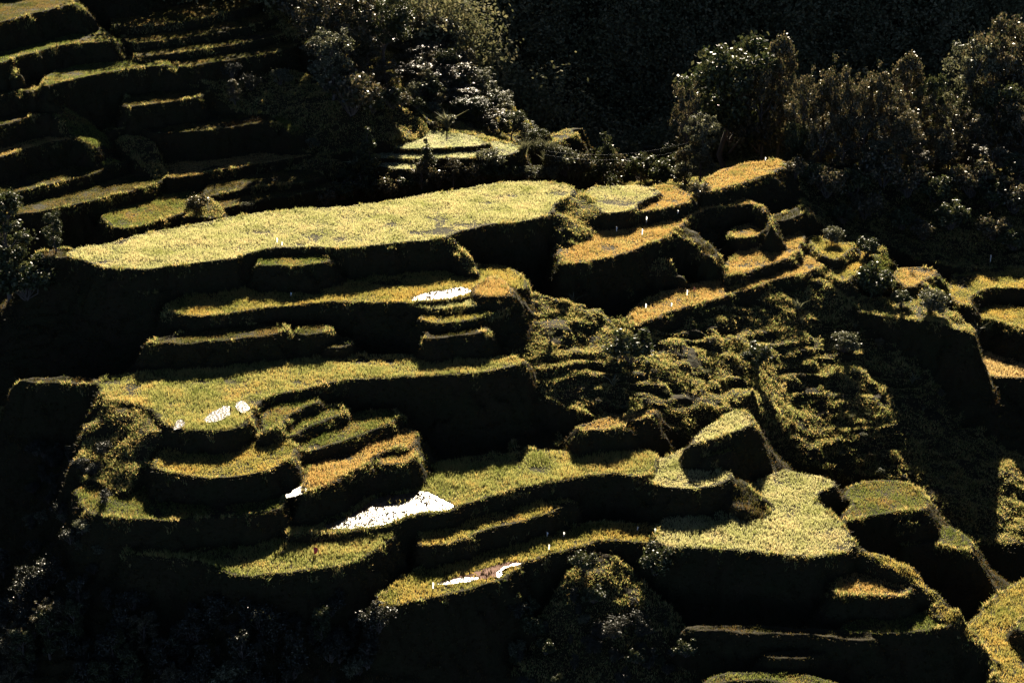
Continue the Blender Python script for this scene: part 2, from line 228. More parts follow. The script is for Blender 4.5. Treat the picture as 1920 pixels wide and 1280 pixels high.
# ---------------------------------------------------------------- height field
def chaikin(P, n=2):
    for _ in range(n):
        Q = np.roll(P, -1, 0); P = np.stack([P*.75+Q*.25, P*.25+Q*.75], 1).reshape(-1, P.shape[1])
    return P
def rbf(P, z):
    n = len(P); D = np.linalg.norm(P[:, None]-P[None], axis=2)
    M = np.zeros((n+3, n+3)); M[:n, :n] = D + np.eye(n)*1.5; M[:n, n] = 1; M[:n, n+1:] = P; M[n, :n] = 1; M[n+1:, :n] = P.T
    s = np.linalg.solve(M, np.concatenate([z, np.zeros(3)]))
    def f(x, y):
        r = s[n]+s[n+1]*x+s[n+2]*y
        for i in range(n): r = r + s[i]*np.hypot(x-P[i, 0], y-P[i, 1])
        return r
    return f
BIG = {'G', 'BL', 'LW', 'FR', 'RH', 'RB', 'N3', 'v7', 'U', 'Zc', 'Zr', 'ws', 'wb'}
def idw(P, z):
    def f(x, y):
        a = 0; b = 0
        for i in range(len(P)):
            w_ = 1/((x-P[i, 0])**2+(y-P[i, 1])**2+.15)**1.5; a = a+w_*z[i]; b = b+w_
        return a/b
    return f
def sdf(X, Y, P):
    d2 = np.full(X.shape, 1e18); ins = np.zeros(X.shape, bool); NX = np.zeros(X.shape); NY = np.zeros(X.shape)
    n = len(P)
    for i in range(n):
        ax, ay = P[i]; bx, by = P[(i+1) % n]; ex, ey = bx-ax, by-ay; L = ex*ex+ey*ey+1e-12
        t = np.clip(((X-ax)*ex+(Y-ay)*ey)/L, 0, 1); qx = ax+t*ex; qy = ay+t*ey
        dd = (X-qx)**2+(Y-qy)**2; k = dd < d2
        d2 = np.where(k, dd, d2); NX = np.where(k, qx, NX); NY = np.where(k, qy, NY)
        c = ((ay > Y) != (by > Y)); 
        if ey != 0: ins ^= c & (X < ex*(Y-ay)/ey+ax)
    return np.sqrt(d2), ins, NX, NY
for t in T:
    if t['pts'] is None: W3 = t['wp']
    else:
      zz = [t['z']]*len(t['pts']) if t['ctrl'] is None else t['zs']
      W3 = np.array([unp(p[0], p[1], z) for p, z in zip(t['pts'], zz)])
    t['poly'] = chaikin(W3[:, :2])
    t['f'] = None
    if t['ctrl']:
        E = [unp(*e) for e in t['extra']]
        A_ = np.vstack([W3]+([np.array(E)] if E else [])); t['zlo'] = A_[:, 2].min(); t['zhi'] = A_[:, 2].max()
        t['f'] = rbf(A_[:, :2], A_[:, 2]) if t['name'] in BIG else idw(A_[:, :2], A_[:, 2])
STEP = 0.24
X0, X1, Y0, Y1 = -104.0, 104.0, 168.0, 346.0
gx = np.arange(X0, X1+1e-6, STEP); gy = np.arange(Y0, Y1+1e-6, STEP)
NXg, NYg = len(gx), len(gy)
GX, GY = np.meshgrid(gx, gy)
def base(x, y):
    b = -46 + 10*fbm(x/60, y/60, 5, 3)
    m = np.minimum(-42+(y-352)*.80 + 14*fbm(x/45, y/45, 9, 4), 78+8*fbm(x/30, y/30, 3, 3))
    b = np.maximum(b, m)
    rt = -46 + .75*(x-95) + 6*fbm(x/30, y/40, 12, 3) + .25*(y-300); b = np.maximum(b, np.minimum(rt, 70))
    lf = -46 + .8*(-x-85) + .55*(y-250) + 6*fbm(x/30, y/40, 14, 3); lf = np.minimum(lf, 40); b = np.maximum(b, np.where(x < 0, lf, -99))
    return b
wx = GX + .6*fbm(GX/2.3, GY/2.3, 21, 3) + .7*fbm(GX/8, GY/8, 23, 2); wy = GY + .6*fbm(GX/2.3, GY/2.3, 31, 3) + .5*fbm(GX/8, GY/8, 33, 2)
Hh = base(GX, GY)
owner = np.full(GX.shape, -1, int); din = np.zeros(GX.shape)
bumpy = fbm(GX/5.5, GY/5.5, 41, 4); fine = fbm(GX/1.1, GY/1.1, 51, 3); lump = fbm(GX/2.2, GY/2.2, 61, 3)
def wall(d, s, n1, n2, n3):     # drop below the rim at distance d, with narrow worn ledges
    d = np.maximum(d + (.9*n1+.55*n2)*np.clip(d*1.5, 0, 1), 0)
    u = np.where(d < 2.6, s*d, s*2.6 + .85*(d-2.6)); p = 1.35
    m = np.clip((u-.5)/.6, 0, 1)*np.clip(.45+1.8*n3, 0, 1)
    return u - m*.92*np.sin(2*np.pi*(u/p+1.2*n3+.35*n1))*p/(2*np.pi)
ledge = fbm(GX/6.5, GY/6.5, 91, 3)
for ti, t in enumerate(T):
    P = t['poly']; mg = 26
    i0 = max(int((P[:, 0].min()-mg-X0)/STEP), 0); i1 = min(int((P[:, 0].max()+mg-X0)/STEP)+1, NXg)
    j0 = max(int((P[:, 1].min()-mg-Y0)/STEP), 0); j1 = min(int((P[:, 1].max()+mg-Y0)/STEP)+1, NYg)
    if i1 <= i0 or j1 <= j0: continue
    sl = (slice(j0, j1), slice(i0, i1))
    d, ins, qx, qy = sdf(wx[sl], wy[sl], P)
    dd = np.where(ins, 0, d)
    if t['f'] is None:
        top = t['z'] - .6*t['ch'] + np.where(ins, t['bund']*np.exp(-((d-.25)/.3)**2) + .05*fine[sl], 0)
    else:
        top = np.clip(t['f'](np.where(ins, wx[sl], qx), np.where(ins, wy[sl], qy)), t['zlo']-.5, t['zhi']+.5)
        b_ = t['bump']*(bumpy[sl]*1.0+lump[sl]*.45)
        top = top + b_*np.where(ins, 1, .4)
        if t['steps']:
            q = t['steps']; u = top/q + 1.6*fbm(GX[sl]/8+.25*GY[sl]/8, GY[sl]/5, 71, 3); fr = u-np.floor(u)
            k = np.clip((fr-.6)/.4, 0, 1); top = top + q*(np.floor(u)+k*k*(3-2*k)-u)*np.clip(.6+1.6*fbm(GX[sl]/4.5, GY[sl]/4.5, 75, 2), .1, 1.25) + .5*lump[sl]*np.abs(bumpy[sl]) + .35*lump[sl]*bumpy[sl]
    h = top - wall(dd, t['s'], lump[sl], fine[sl], ledge[sl])
    cur = Hh[sl]; k = h > cur
    cur[k] = h[k]
    ow = owner[sl]; ow[k] = np.where(ins[k], ti, -2)
    di = din[sl]; di[k] = np.where(ins[k], d[k], -d[k])
# bare walls and slopes get finer relief
gz_y, gz_x = np.gradient(Hh, STEP)
steep = np.hypot(gz_x, gz_y)
Hh += np.where(owner < 0, .28*lump + .12*fine, 0)
gz_y, gz_x = np.gradient(Hh, STEP); steep = np.hypot(gz_x, gz_y)
def hz(x, y):
    fx = np.clip((np.asarray(x)-X0)/STEP, 0, NXg-1.001); fy = np.clip((np.asarray(y)-Y0)/STEP, 0, NYg-1.001)
    i = fx.astype(int); j = fy.astype(int); a = fx-i; b = fy-j
    return (Hh[j, i]*(1-a)+Hh[j, i+1]*a)*(1-b)+(Hh[j+1, i]*(1-a)+Hh[j+1, i+1]*a)*b
def hit(px, py):          # ground point seen at a spot of the photograph
    d = ray(px, py); o = np.array([0, 0, CAMZ]); t = (Y0+1)/d[1]; s = np.arange(t, 420, .25)
    p = o[None]+d[None]*s[:, None]; g = np.where(p[:, 1] < Y1-1, hz(p[:, 0], p[:, 1]), base(p[:, 0], p[:, 1]))
    k = np.argmax(p[:, 2] <= g)
    return p[k] if (p[:, 2] <= g).any() else p[-1]

# ---------------------------------------------------------------- materials
def mat(name, build):
    m = bpy.data.materials.new(name); m.use_nodes = True; n = m.node_tree; n.nodes.clear()
    out = n.nodes.new('ShaderNodeOutputMaterial'); n.links.new(build(n), out.inputs[0]); return m
def ramp(n, fac, cols, pos=None):
    r = n.nodes.new('ShaderNodeValToRGB'); e = r.color_ramp.elements
    pos = pos or [i/(len(cols)-1) for i in range(len(cols))]
    while len(e) < len(cols): e.new(.5)
    for a, p, c in zip(e, pos, cols): a.position = p; a.color = (*c, 1)
    n.links.new(fac, r.inputs[0]); return r.outputs[0]
def noise(n, sc, det=4, coord='Object'):
    tc = n.nodes.new('ShaderNodeTexCoord'); x = n.nodes.new('ShaderNodeTexNoise'); x.inputs['Scale'].default_value = sc; x.inputs['Detail'].default_value = det
    n.links.new(tc.outputs[coord], x.inputs['Vector']); return x.outputs['Fac']
def mixf(n, a, b, f):
    m = n.nodes.new('ShaderNodeMath'); m.operation = 'MULTIPLY_ADD'; n.links.new(a, m.inputs[0]); m.inputs[1].default_value = 1-f
    m2 = n.nodes.new('ShaderNodeMath'); m2.operation = 'MULTIPLY'; n.links.new(b, m2.inputs[0]); m2.inputs[1].default_value = f; n.links.new(m2.outputs[0], m.inputs[2]); return m.outputs[0]
def leafmat(name, cols, sc=.12, trans=.5, rough=.45, spec=.3, rnd=.6, tint=1.6):
    def b(n):
        g = n.nodes.new('ShaderNodeNewGeometry'); f = mixf(n, noise(n, sc, 5), g.outputs['Random Per Island'], rnd)
        c = ramp(n, f, cols, [.32+.34*i/(len(cols)-1) for i in range(len(cols))])
        p = n.nodes.new('ShaderNodeBsdfPrincipled'); n.links.new(c, p.inputs['Base Color']); p.inputs['Roughness'].default_value = rough
        p.inputs['Specular IOR Level'].default_value = spec
        t = n.nodes.new('ShaderNodeBsdfTranslucent')
        h = n.nodes.new('ShaderNodeHueSaturation'); h.inputs['Value'].default_value = tint; h.inputs['Saturation'].default_value = 1.08; n.links.new(c, h.inputs['Color']); n.links.new(h.outputs[0], t.inputs[0])
        m = n.nodes.new('ShaderNodeMixShader'); m.inputs[0].default_value = trans; n.links.new(p.outputs[0], m.inputs[1]); n.links.new(t.outputs[0], m.inputs[2]); return m.outputs[0]
    return mat(name, b)
def terrain_b(n):
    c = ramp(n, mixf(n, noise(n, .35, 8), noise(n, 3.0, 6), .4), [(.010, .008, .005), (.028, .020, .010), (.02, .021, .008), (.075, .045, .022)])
    p = n.nodes.new('ShaderNodeBsdfPrincipled'); n.links.new(c, p.inputs['Base Color']); p.inputs['Roughness'].default_value = .95; p.inputs['Specular IOR Level'].default_value = .1
    bm = n.nodes.new('ShaderNodeBump'); bm.inputs['Strength'].default_value = .8; bm.inputs['Distance'].default_value = .25; n.links.new(noise(n, 2.2, 8), bm.inputs['Height']); n.links.new(bm.outputs[0], p.inputs['Normal'])
    return p.outputs[0]
M_ground = mat('earth_and_turf', terrain_b)
def bark_b(n):
    c = ramp(n, noise(n, 3, 6), [(.05, .038, .028), (.14, .11, .085)])
    p = n.nodes.new('ShaderNodeBsdfPrincipled'); n.links.new(c, p.inputs['Base Color']); p.inputs['Roughness'].default_value = .9; return p.outputs[0]
M_bark = mat('bark', bark_b)
def water_b(n, col=(.05, .035, .02), rg=.28):
    p = n.nodes.new('ShaderNodeBsdfPrincipled'); p.inputs['Base Color'].default_value = (*col, 1); p.inputs['Roughness'].default_value = rg; p.inputs['IOR'].default_value = 1.33
    p.inputs['Specular IOR Level'].default_value = .6 if rg < .4 else .12
    bm = n.nodes.new('ShaderNodeBump'); bm.inputs['Strength'].default_value = .6; bm.inputs['Distance'].default_value = .10; n.links.new(noise(n, 4, 5), bm.inputs['Height']); n.links.new(bm.outputs[0], p.inputs['Normal'])
    return p.outputs[0]
M_water = mat('paddy_water', water_b)
M_mud = mat('red_mud_water', lambda n: water_b(n, (.12, .045, .022), .7))
CROPS = {
 'lime': [(.22, .23, .08), (.34, .33, .15), (.42, .40, .20), (.46, .38, .20)],
 'rice': [(.10, .12, .03), (.20, .20, .07), (.31, .30, .11), (.38, .27, .10)],
 'gold': [(.12, .13, .035), (.24, .22, .07), (.36, .29, .10), (.38, .25, .08)],
 'orangegold': [(.32, .25, .11), (.46, .34, .16), (.50, .36, .17)],
 'orange': [(.17, .17, .055), (.34, .26, .10), (.43, .255, .105), (.33, .30, .12)],
 'green': [(.06, .08, .02), (.12, .14, .04), (.18, .18, .06), (.24, .16, .06)],
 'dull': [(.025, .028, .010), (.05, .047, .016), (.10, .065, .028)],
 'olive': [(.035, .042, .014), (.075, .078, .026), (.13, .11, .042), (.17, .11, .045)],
 'pale': [(.26, .28, .14), (.40, .41, .22), (.50, .46, .30)],
}
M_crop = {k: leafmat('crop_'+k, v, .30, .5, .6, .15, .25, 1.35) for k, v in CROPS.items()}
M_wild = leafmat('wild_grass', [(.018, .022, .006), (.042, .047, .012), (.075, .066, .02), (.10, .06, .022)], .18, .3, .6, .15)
M_slope = leafmat('slope_herbs', [(.08, .09, .03), (.17, .19, .065), (.29, .28, .11), (.36, .26, .11)], .3, .5, .5, .25)
M_leaf = [leafmat('leaf_dark', [(.022, .03, .012), (.045, .056, .02), (.08, .08, .033)], .25, .2, .5, .3, .8),
          leafmat('leaf_brown', [(.03, .034, .015), (.075, .07, .034), (.14, .11, .06)], .25, .24, .42, .4, .8),
          leafmat('leaf_silver', [(.035, .04, .02), (.085, .088, .045), (.16, .155, .09)], .25, .25, .5, .35, .8)]
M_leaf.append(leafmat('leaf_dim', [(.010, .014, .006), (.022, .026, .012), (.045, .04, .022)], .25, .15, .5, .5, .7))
M_far = leafmat('far_forest', [(.07, .075, .035), (.15, .15, .075), (.25, .22, .12)], .11, .2, .85, .05, .35)
def plain(name, col, rough=.6):
    def b(n):
        c = ramp(n, noise(n, 8, 3), [tuple(v*.75 for v in col), col])
        p = n.nodes.new('ShaderNodeBsdfPrincipled'); n.links.new(c, p.inputs['Base Color']); p.inputs['Roughness'].default_value = rough; return p.outputs[0]
    return mat(name, b)
M_white = leafmat('white_cloth', [(.7, .7, .68), (.82, .82, .8)], 4, .4, .7, .2)
M_stick = plain('bamboo', (.35, .28, .16)); M_red = plain('red_cloth', (.5, .02, .04)); M_wood = plain('post_wood', (.2, .15, .1)); M_wire = plain('wire', (.04, .04, .045))
M_rock = plain('pale_rock', (.32, .27, .22), .8)

# ---------------------------------------------------------------- mesh helpers
def mesh(name, V, F, m, parent=None, smooth=False):
    """V (n,3), F (k,3) or (k,4) arrays"""
    me = bpy.data.meshes.new(name); V = np.asarray(V, np.float32); F = np.asarray(F, np.int32); k, c = F.shape
    me.vertices.add(len(V)); me.vertices.foreach_set('co', V.ravel())
    me.loops.add(k*c); me.loops.foreach_set('vertex_index', F.ravel())
    me.polygons.add(k); me.polygons.foreach_set('loop_start', np.arange(0, k*c, c, dtype=np.int32)); me.polygons.foreach_set('loop_total', np.full(k, c, np.int32))
    if smooth: me.polygons.foreach_set('use_smooth', np.ones(k, bool))
    me.update(calc_edges=True); me.materials.append(m)
    o = bpy.data.objects.new(name, me); C.objects.link(o)
    if parent: o.parent = parent
    return o
def tag(o, label=None, cat=None, group=None, kind=None):
    if label: o['label'] = label
    if cat: o['category'] = cat
    if group: o['group'] = group
    if kind: o['kind'] = kind
    return o
def grid_faces(nx, ny):
    i = np.arange(nx-1)[None]; j = np.arange(ny-1)[:, None]; a = (j*nx+i).ravel()
    return np.stack([a, a+1, a+nx+1, a+nx], 1)
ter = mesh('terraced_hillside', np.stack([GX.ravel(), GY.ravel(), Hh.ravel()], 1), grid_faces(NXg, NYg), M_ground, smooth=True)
tag(ter, 'steep hillside cut into curving rice terraces with dark earth walls', 'hillside', kind='structure')
cx_ = np.arange(-420, 421, 4.0); cy_ = np.arange(-60, 641, 4.0); CX, CY = np.meshgrid(cx_, cy_)
CZ = base(CX, CY)
inn = (CX > X0+3) & (CX < X1-3) & (CY > Y0+3) & (CY < Y1-3)
edge = (CX > X0-5) & (CX < X1+5) & (CY > Y0-5) & (CY < Y1+5)
CZ = np.where(edge, CZ-.6, CZ); CZ = np.where(inn, CZ-14, CZ)
tag(mesh('mountain', np.stack([CX.ravel(), CY.ravel(), CZ.ravel()], 1), grid_faces(len(cx_), len(cy_)), M_ground, smooth=True), 'shaded valley and mountain slope behind the terraces', 'mountain', kind='structure')

# blades: each tuft is nb bent blades; two triangles + one each
def blades(P, hgt, nb, wid, lean=.35, seed=1, up=None, bend=.5):
    r = np.random.default_rng(seed); n = len(P)*nb
    B = np.repeat(P, nb, 0) + np.c_[r.normal(0, .10, (n, 2)), np.zeros(n)]
    h = np.repeat(hgt, nb)*r.uniform(.6, 1.2, n); a = r.uniform(0, 2*np.pi, n); l = r.uniform(.1, 1, n)*lean*h
    dx, dy = np.cos(a), np.sin(a); ph = r.uniform(0, 2*np.pi, n); ox, oy = np.cos(ph), np.sin(ph); wd = wid*r.uniform(.6, 1.3, n)
    mid = B + np.c_[dx*l*(1-bend)*.6, dy*l*(1-bend)*.6, h*.6]; tip = B + np.c_[dx*l, dy*l, h]
    if up is not None:
        U = np.repeat(up, nb, 0); mid = mid + U*h[:, None]*.35; tip = tip + U*h[:, None]*.7; tip[:, 2] -= .25*h*np.hypot(U[:, 0], U[:, 1])
    O = np.c_[ox*wd/2, oy*wd/2, np.zeros(n)]
    V = np.stack([B-O*.7, B+O*.7, mid+O, mid-O, tip], 1).reshape(-1, 3); k = np.arange(n)*5
    F = np.concatenate([np.stack([k, k+1, k+2], 1), np.stack([k, k+2, k+3], 1), np.stack([k+3, k+2, k+4], 1)])
    return V, F
PONDS = []
def pond(name, lvl, pts, label, m=M_water, dz=.09):
    z = lvl+dz-.3; P = chaikin(np.array([unp(a, b, z)[:2] for a, b in pts]), 3); P = P+.35*np.stack([fbm(P[:, 0]*1.3, P[:, 1]*1.3, 7, 3), fbm(P[:, 0]*1.3, P[:, 1]*1.3, 8, 3)], 1); n = len(P)
    bm_f = np.array([[i, (i+1) % n, n] for i in range(n)])
    V = np.c_[np.vstack([P, P.mean(0)]), np.full(n+1, z)]
    PONDS.append((P, name)); tag(mesh(name, V, bm_f, m), label, 'water', kind='structure')
pond('water', zB, [(765,562),(790,550),(813,547),(835,543),(867,537),(886,545),(870,553),(833,560),(787,564)], 'small bright pond beside the orange grass on the second terrace')
pond('water', zH, [(597,992),(637,973),(663,963),(690,944),(710,930),(757,925),(797,917),(820,932),(850,945),(846,955),(797,957),(750,970),(723,983),(683,989)], 'large glaring flooded paddy in the lower middle')
pond('water', zE4, [(531,932),(550,917),(567,910),(577,918),(560,927),(545,933)], 'tiny bright pool at the left end of the orange grass ribbon')
pond('water', zK, [(813,1095),(860,1080),(900,1071),(933,1056),(970,1050),(980,1055),(945,1067),(937,1080),(900,1086),(867,1093)], 'narrow red brown ditch of water on the lowest terrace', M_mud)
pond('water', zD, [(382,790),(390,776),(405,768),(428,758),(434,768),(430,779),(412,788),(395,792)], 'bright open water patch in the rice of the wide left terrace', M_water, .25)
pond('water', zD, [(440,761),(447,750),(461,752),(468,764),(462,774),(448,772)], 'small bright water patch near the notch of the wide left terrace', M_water, .25)
pond('water', zD, [(324,802),(331,787),(345,788),(346,799),(335,805)], 'tiny bright water patch at the rim of the wide left terrace', M_water, .25)
pond('water', zu3, [(172,320),(195,312),(222,307),(235,298),(228,283),(210,283),(207,297),(190,308),(176,316)], 'thin bright puddle on a far left terrace')
pond('water', zZ3, [(612,307),(630,301),(660,299),(655,304),(625,308)], 'thin channel of water at the end of the far terrace', M_mud)
pond('water', zv2, [(400,238),(440,228),(480,217),(500,218),(505,224),(450,235),(410,241)], 'muddy drained paddy on the upper left hillside', M_mud, .06)
if 0: pond('water', zA, [(226,458),(245,453),(272,452),(268,459),(240,461)], 'small drained puddle near the left end of the broad top terrace', M_mud)
pond('water', zK, [(813,1096),(840,1087),(868,1083),(890,1080),(900,1085),(862,1093)], 'thin white glaring puddle at the left end of the red brown ditch', M_water, .13)
pond('water', zK, [(935,1070),(950,1060),(972,1053),(984,1055),(962,1062),(945,1070),(938,1082),(930,1080)], 'thin bright trickle along the outer edge of the red brown ditch', M_water, .13)
def in_poly(x, y, P):
    ins = np.zeros(x.shape, bool); n = len(P)
    for i in range(n):
        ax, ay = P[i]; bx, by = P[(i+1) % n]
        if by != ay: ins ^= ((ay > y) != (by > y)) & (x < (bx-ax)*(y-ay)/(by-ay)+ax)
    return ins
# ---- planting: random points over the grid
def scatter(n, x0=X0+1, x1=X1-1, y0=Y0+1, y1=Y1-1, seed=3):
    r = np.random.default_rng(seed); x = r.uniform(x0, x1, n); y = r.uniform(y0, y1, n)
    i = np.round((x-X0)/STEP).astype(int); j = np.round((y-Y0)/STEP).astype(int)
    return x, y, j, i, r
def inframe(x, y, z, mg=60):
    yy = y; zz = z-CAMZ; d = yy*cp+zz*sp; u = -yy*sp+zz*cp
    px = 960+FPX*x/d; py = 640-FPX*u/d
    return (px > -mg) & (px < 1920+mg) & (py > -mg) & (py < 1280+mg), px, py
FIELD_LABEL = {'A': 'broad field of yellow green rice on the highest wide terrace', 'A2': 'small green field right of the notch beside the broad top field', 'A3': 'russet grass on the low step between the top fields', 'B': 'narrow strip of rice under the wall of the broad top terrace', 'B2': 'short curved rice strip in front of the small pond', 'Bo': 'patch of tall orange grass right of the small pond', 'B3': 'short golden grass strip below the small pond', 'D': 'wide ripening rice field with water patches in the left middle', 'E3': 'slanting green strip below the wide left terrace', 'E4': 'curving ribbon of orange grass above the flooded paddy', 'E5': 'short orange grass strip right of the orange ribbon', 'F': 'golden grass ledge under the wide left terrace', 'G1': 'green grass ledge at the far left below the golden ledge', 'H': 'long rice field running right from the flooded paddy', 'H2': 'bright lime rice field curved over the dark wall at centre right', 'HM': 'small bright rice plot above the curved lime field', 'J1': 'rice field below the flooded paddy with a red cloth on it', 'J2': 'narrow golden strip below the long rice field', 'K': 'golden rice strip along the lowest wide terrace', 'L': 'brightest pale green rice field widening at the lower right', 'M1': 'small green plot right of the brightest field', 'Q1': 'small orange plot beside the ridge path at lower right', 'Q2': 'small green plot at the foot of the ridge path', 'N': 'golden green field in the bottom right corner', 'N2': 'orange gold field cut by the right edge', 'W': 'orange grass field in front of the big dark tree', 'V': 'curving orange field below the top terraces on the right', 'X1': 'orange and green field behind the dark knoll wall', 'X2': 'long thin orange strip rising to the right with white flags', 'Y1': 'uppermost small gold plot on the right ridge', 'Y2': 'second gold plot on the right ridge', 'Y3': 'rusty gold plot at the end of the right ridge', 'Z1': 'pale bright field under the wooded spur', 'Z2': 'pale strip in front of the field under the wooded spur', 'Z3': 'pale grass shelf left of the far fields', 'E1': 'small green plot beside the notch of the wide left terrace', 'E2': 'tiny slanting green plot next to the notch plot', 'v4': 'green rimmed terrace top on the upper left hillside', 'v5': 'highest green terrace top on the upper left hillside', 'u1': 'green strip winding behind the left end of the broad field', 'u4': 'orange rimmed terrace at the far left edge', 'v1': 'thin orange ledge at the foot of the upper left hillside'}
DENS = 32.0
xs, ys, jj, ii, r0 = scatter(int(DENS*(X1-X0)*(Y1-Y0)), seed=3)
ow = owner[jj, ii]; zz = hz(xs, ys); st = steep[jj, ii]; dii = din[jj, ii]
vis, px_, py_ = inframe(xs, ys, zz)
wet = np.zeros(len(xs), bool)
for P, _ in PONDS:
    k = (xs > P[:, 0].min()-.1) & (xs < P[:, 0].max()+.1) & (ys > P[:, 1].min()-.1) & (ys < P[:, 1].max()+.1)
    idx = np.where(k)[0]; wet[idx] |= in_poly(xs[idx], ys[idx], P)
wet &= (r0.random(len(xs)) > .12) | (fbm(xs/1.1, ys/.7, 66, 2) < .12)
patch = fbm(xs/3.2, ys/3.2, 77, 3)
for ti, t in enumerate(T):
    if t['crop'] == 'wild': continue
    k = (ow == ti) & vis & ~wet & (st < 1.2)
    dull = t['crop'] in ('dull',) ; k &= r0.random(len(xs)) < (.6 if dull else 1.0)
    k &= (patch > -.42) | (r0.random(len(xs)) < .2)
    idx = np.where(k)[0]
    if len(idx) < 20: continue
    P = np.c_[xs[idx], ys[idx], zz[idx]-.04]
    rim_ = dii[idx] < .42
    hgt = np.where(rim_, .13, t['ch']*(.85+.8*patch[idx]))
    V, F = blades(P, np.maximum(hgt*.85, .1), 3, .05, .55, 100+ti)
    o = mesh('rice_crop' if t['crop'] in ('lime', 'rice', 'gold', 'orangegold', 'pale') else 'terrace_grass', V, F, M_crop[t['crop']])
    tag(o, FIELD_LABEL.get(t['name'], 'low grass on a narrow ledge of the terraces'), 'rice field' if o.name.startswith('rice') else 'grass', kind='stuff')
    if t['name'] not in FIELD_LABEL: o['group'] = 'grassy narrow ledges'
# rim grass, wall grass and slope herbs
wildset = np.isin(ow, [i for i, t in enumerate(T) if t['crop'] == 'wild'])
gxn = gz_x[jj, ii]; gyn = gz_y[jj, ii]
k = vis & ~wildset & ((ow < 0) | (st >= 1.2)) & (zz > -44)
keep = r0.random(len(xs)) < np.clip(.25*np.sqrt(1+st**2)+.35*(st < .8), 0, .9)
idx = np.where(k & keep)[0]
U = np.c_[-gxn[idx], -gyn[idx], np.zeros(len(idx))]; U /= np.maximum(np.linalg.norm(U, axis=1, keepdims=True), 1e-3)*1.0; U *= np.clip(st[idx], 0, 1.5)[:, None]/1.5
V, F = blades(np.c_[xs[idx], ys[idx], zz[idx]-.05], r0.uniform(.12, .38, len(idx)), 3, .06, .7, 901, up=U)
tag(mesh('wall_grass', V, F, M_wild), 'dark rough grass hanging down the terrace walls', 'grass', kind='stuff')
k = vis & wildset & (r0.random(len(xs)) < .85) & ~((px_ > 1000) & (py_ < 260) & (r0.random(len(xs)) < .6))
idx = np.where(k)[0]
clump = np.clip(.75+1.3*fbm(xs[idx]/1.6, ys[idx]/1.6, 88, 2), .4, 1.7)
idx = idx[(fbm(xs[idx]/2.6, ys[idx]/1.7, 89, 3) > -.28) | (r0.random(len(idx)) < .12)]
clump = np.clip(.75+1.3*fbm(xs[idx]/1.6, ys[idx]/1.6, 88, 2), .4, 1.7)
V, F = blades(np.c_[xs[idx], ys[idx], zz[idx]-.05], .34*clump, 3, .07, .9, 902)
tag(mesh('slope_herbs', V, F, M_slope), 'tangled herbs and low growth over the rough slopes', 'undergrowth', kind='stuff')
M_stub = leafmat('stubble', [(.03, .02, .01), (.07, .045, .02), (.10, .07, .03)], .5, .2, .8, .05, .6, 1.0)
rs_ = np.random.default_rng(31); SP = []
for P, _ in PONDS:
    lo = P.min(0); hi = P.max(0)
    if (hi-lo).prod() < 12: continue
    n = int((hi[0]-lo[0])*(hi[1]-lo[1])*9)+4; x = rs_.uniform(lo[0], hi[0], n); y = rs_.uniform(lo[1], hi[1], n)
    y = np.round(y/.42)*.42+rs_.normal(0, .07, n); k = in_poly(x, y, P) & (fbm(x/1.8, y/1.2, 67, 3) > -.12); SP.append(np.c_[x[k], y[k], hz(x[k], y[k])])
SP = np.vstack(SP); V, F = blades(SP, rs_.uniform(.22, .42, len(SP)), 4, .085, .5, 903)
tag(mesh('rice_stubble', V, F, M_stub), 'short dark rice stubble standing in the flooded patches', 'stubble', kind='stuff')
dw = din[jj, ii]; wk = fbm(xs/1.4, ys/1.4, 95, 3)
k = vis & (np.abs(dw) < .55) & (owner[jj, ii] != -1) & (wk > .16) & (zz > -40) & ~wet & ~((py_ > 1125) & (px_ > 1240) & (px_ < 1720))
idx = np.where(k)[0]; V, F = blades(np.c_[xs[idx], ys[idx], zz[idx]-.05], r0.uniform(.25, .6, len(idx))*(.6+wk[idx]), 3, .07, 1.0, 905)
tag(mesh('rim_weeds', V, F, M_slope), 'ragged weeds leaning over the rims of the terraces', 'weeds', kind='stuff')
print('blade points', len(xs))

# ---------------------------------------------------------------- trees and shrubs
def leaves(Cn, n, size, r, out=None, asp=1.5, jit=.8):
    """n leaf diamonds round the points Cn"""
    a = r.normal(0, 1, (len(Cn), 3)); a /= np.linalg.norm(a, axis=1, keepdims=True)
    nn = r.normal(0, 1, (len(Cn), 3))
    if out is not None: nn = out + jit*1.6*nn; a = a-nn*(np.sum(a*nn, 1)/np.maximum(np.sum(nn*nn, 1), 1e-6))[:, None]; a /= np.linalg.norm(a, axis=1, keepdims=True)
    b = np.cross(a, nn); b /= np.linalg.norm(b, axis=1, keepdims=True)
    s = size*r.uniform(.6, 1.3, (len(Cn), 1)); a = a*s*asp*.5; b = b*s*.5/1.1
    V = np.stack([Cn-a, Cn+b, Cn+a, Cn-b], 1).reshape(-1, 3); k = np.arange(len(Cn))*4
    return V, np.stack([k, k+1, k+2, k+3], 1)
def tube(p, q, r1, r2, sides=6, rr=None):
    p = np.array(p, float); q = np.array(q, float); d = q-p; L = np.linalg.norm(d); d /= L
    u = np.cross(d, [0, .3, 1] if abs(d[2]) < .9 else [1, 0, 0]); u /= np.linalg.norm(u); v = np.cross(d, u)
    seg = 4; V = []; 
    off = (rr.normal(0, .04*L, (seg+1, 3)) if rr is not None else np.zeros((seg+1, 3))); off[0] = off[-1] = 0
    for s in range(seg+1):
        f = s/seg; c = p+(q-p)*f+off[s]; rad = r1+(r2-r1)*f
        for k in range(sides):
            t = 2*np.pi*k/sides; V.append(c+rad*(np.cos(t)*u+np.sin(t)*v))
    F = [[s*sides+k, s*sides+(k+1) % sides, (s+1)*sides+(k+1) % sides, (s+1)*sides+k] for s in range(seg) for k in range(sides)]
    return np.array(V), np.array(F)
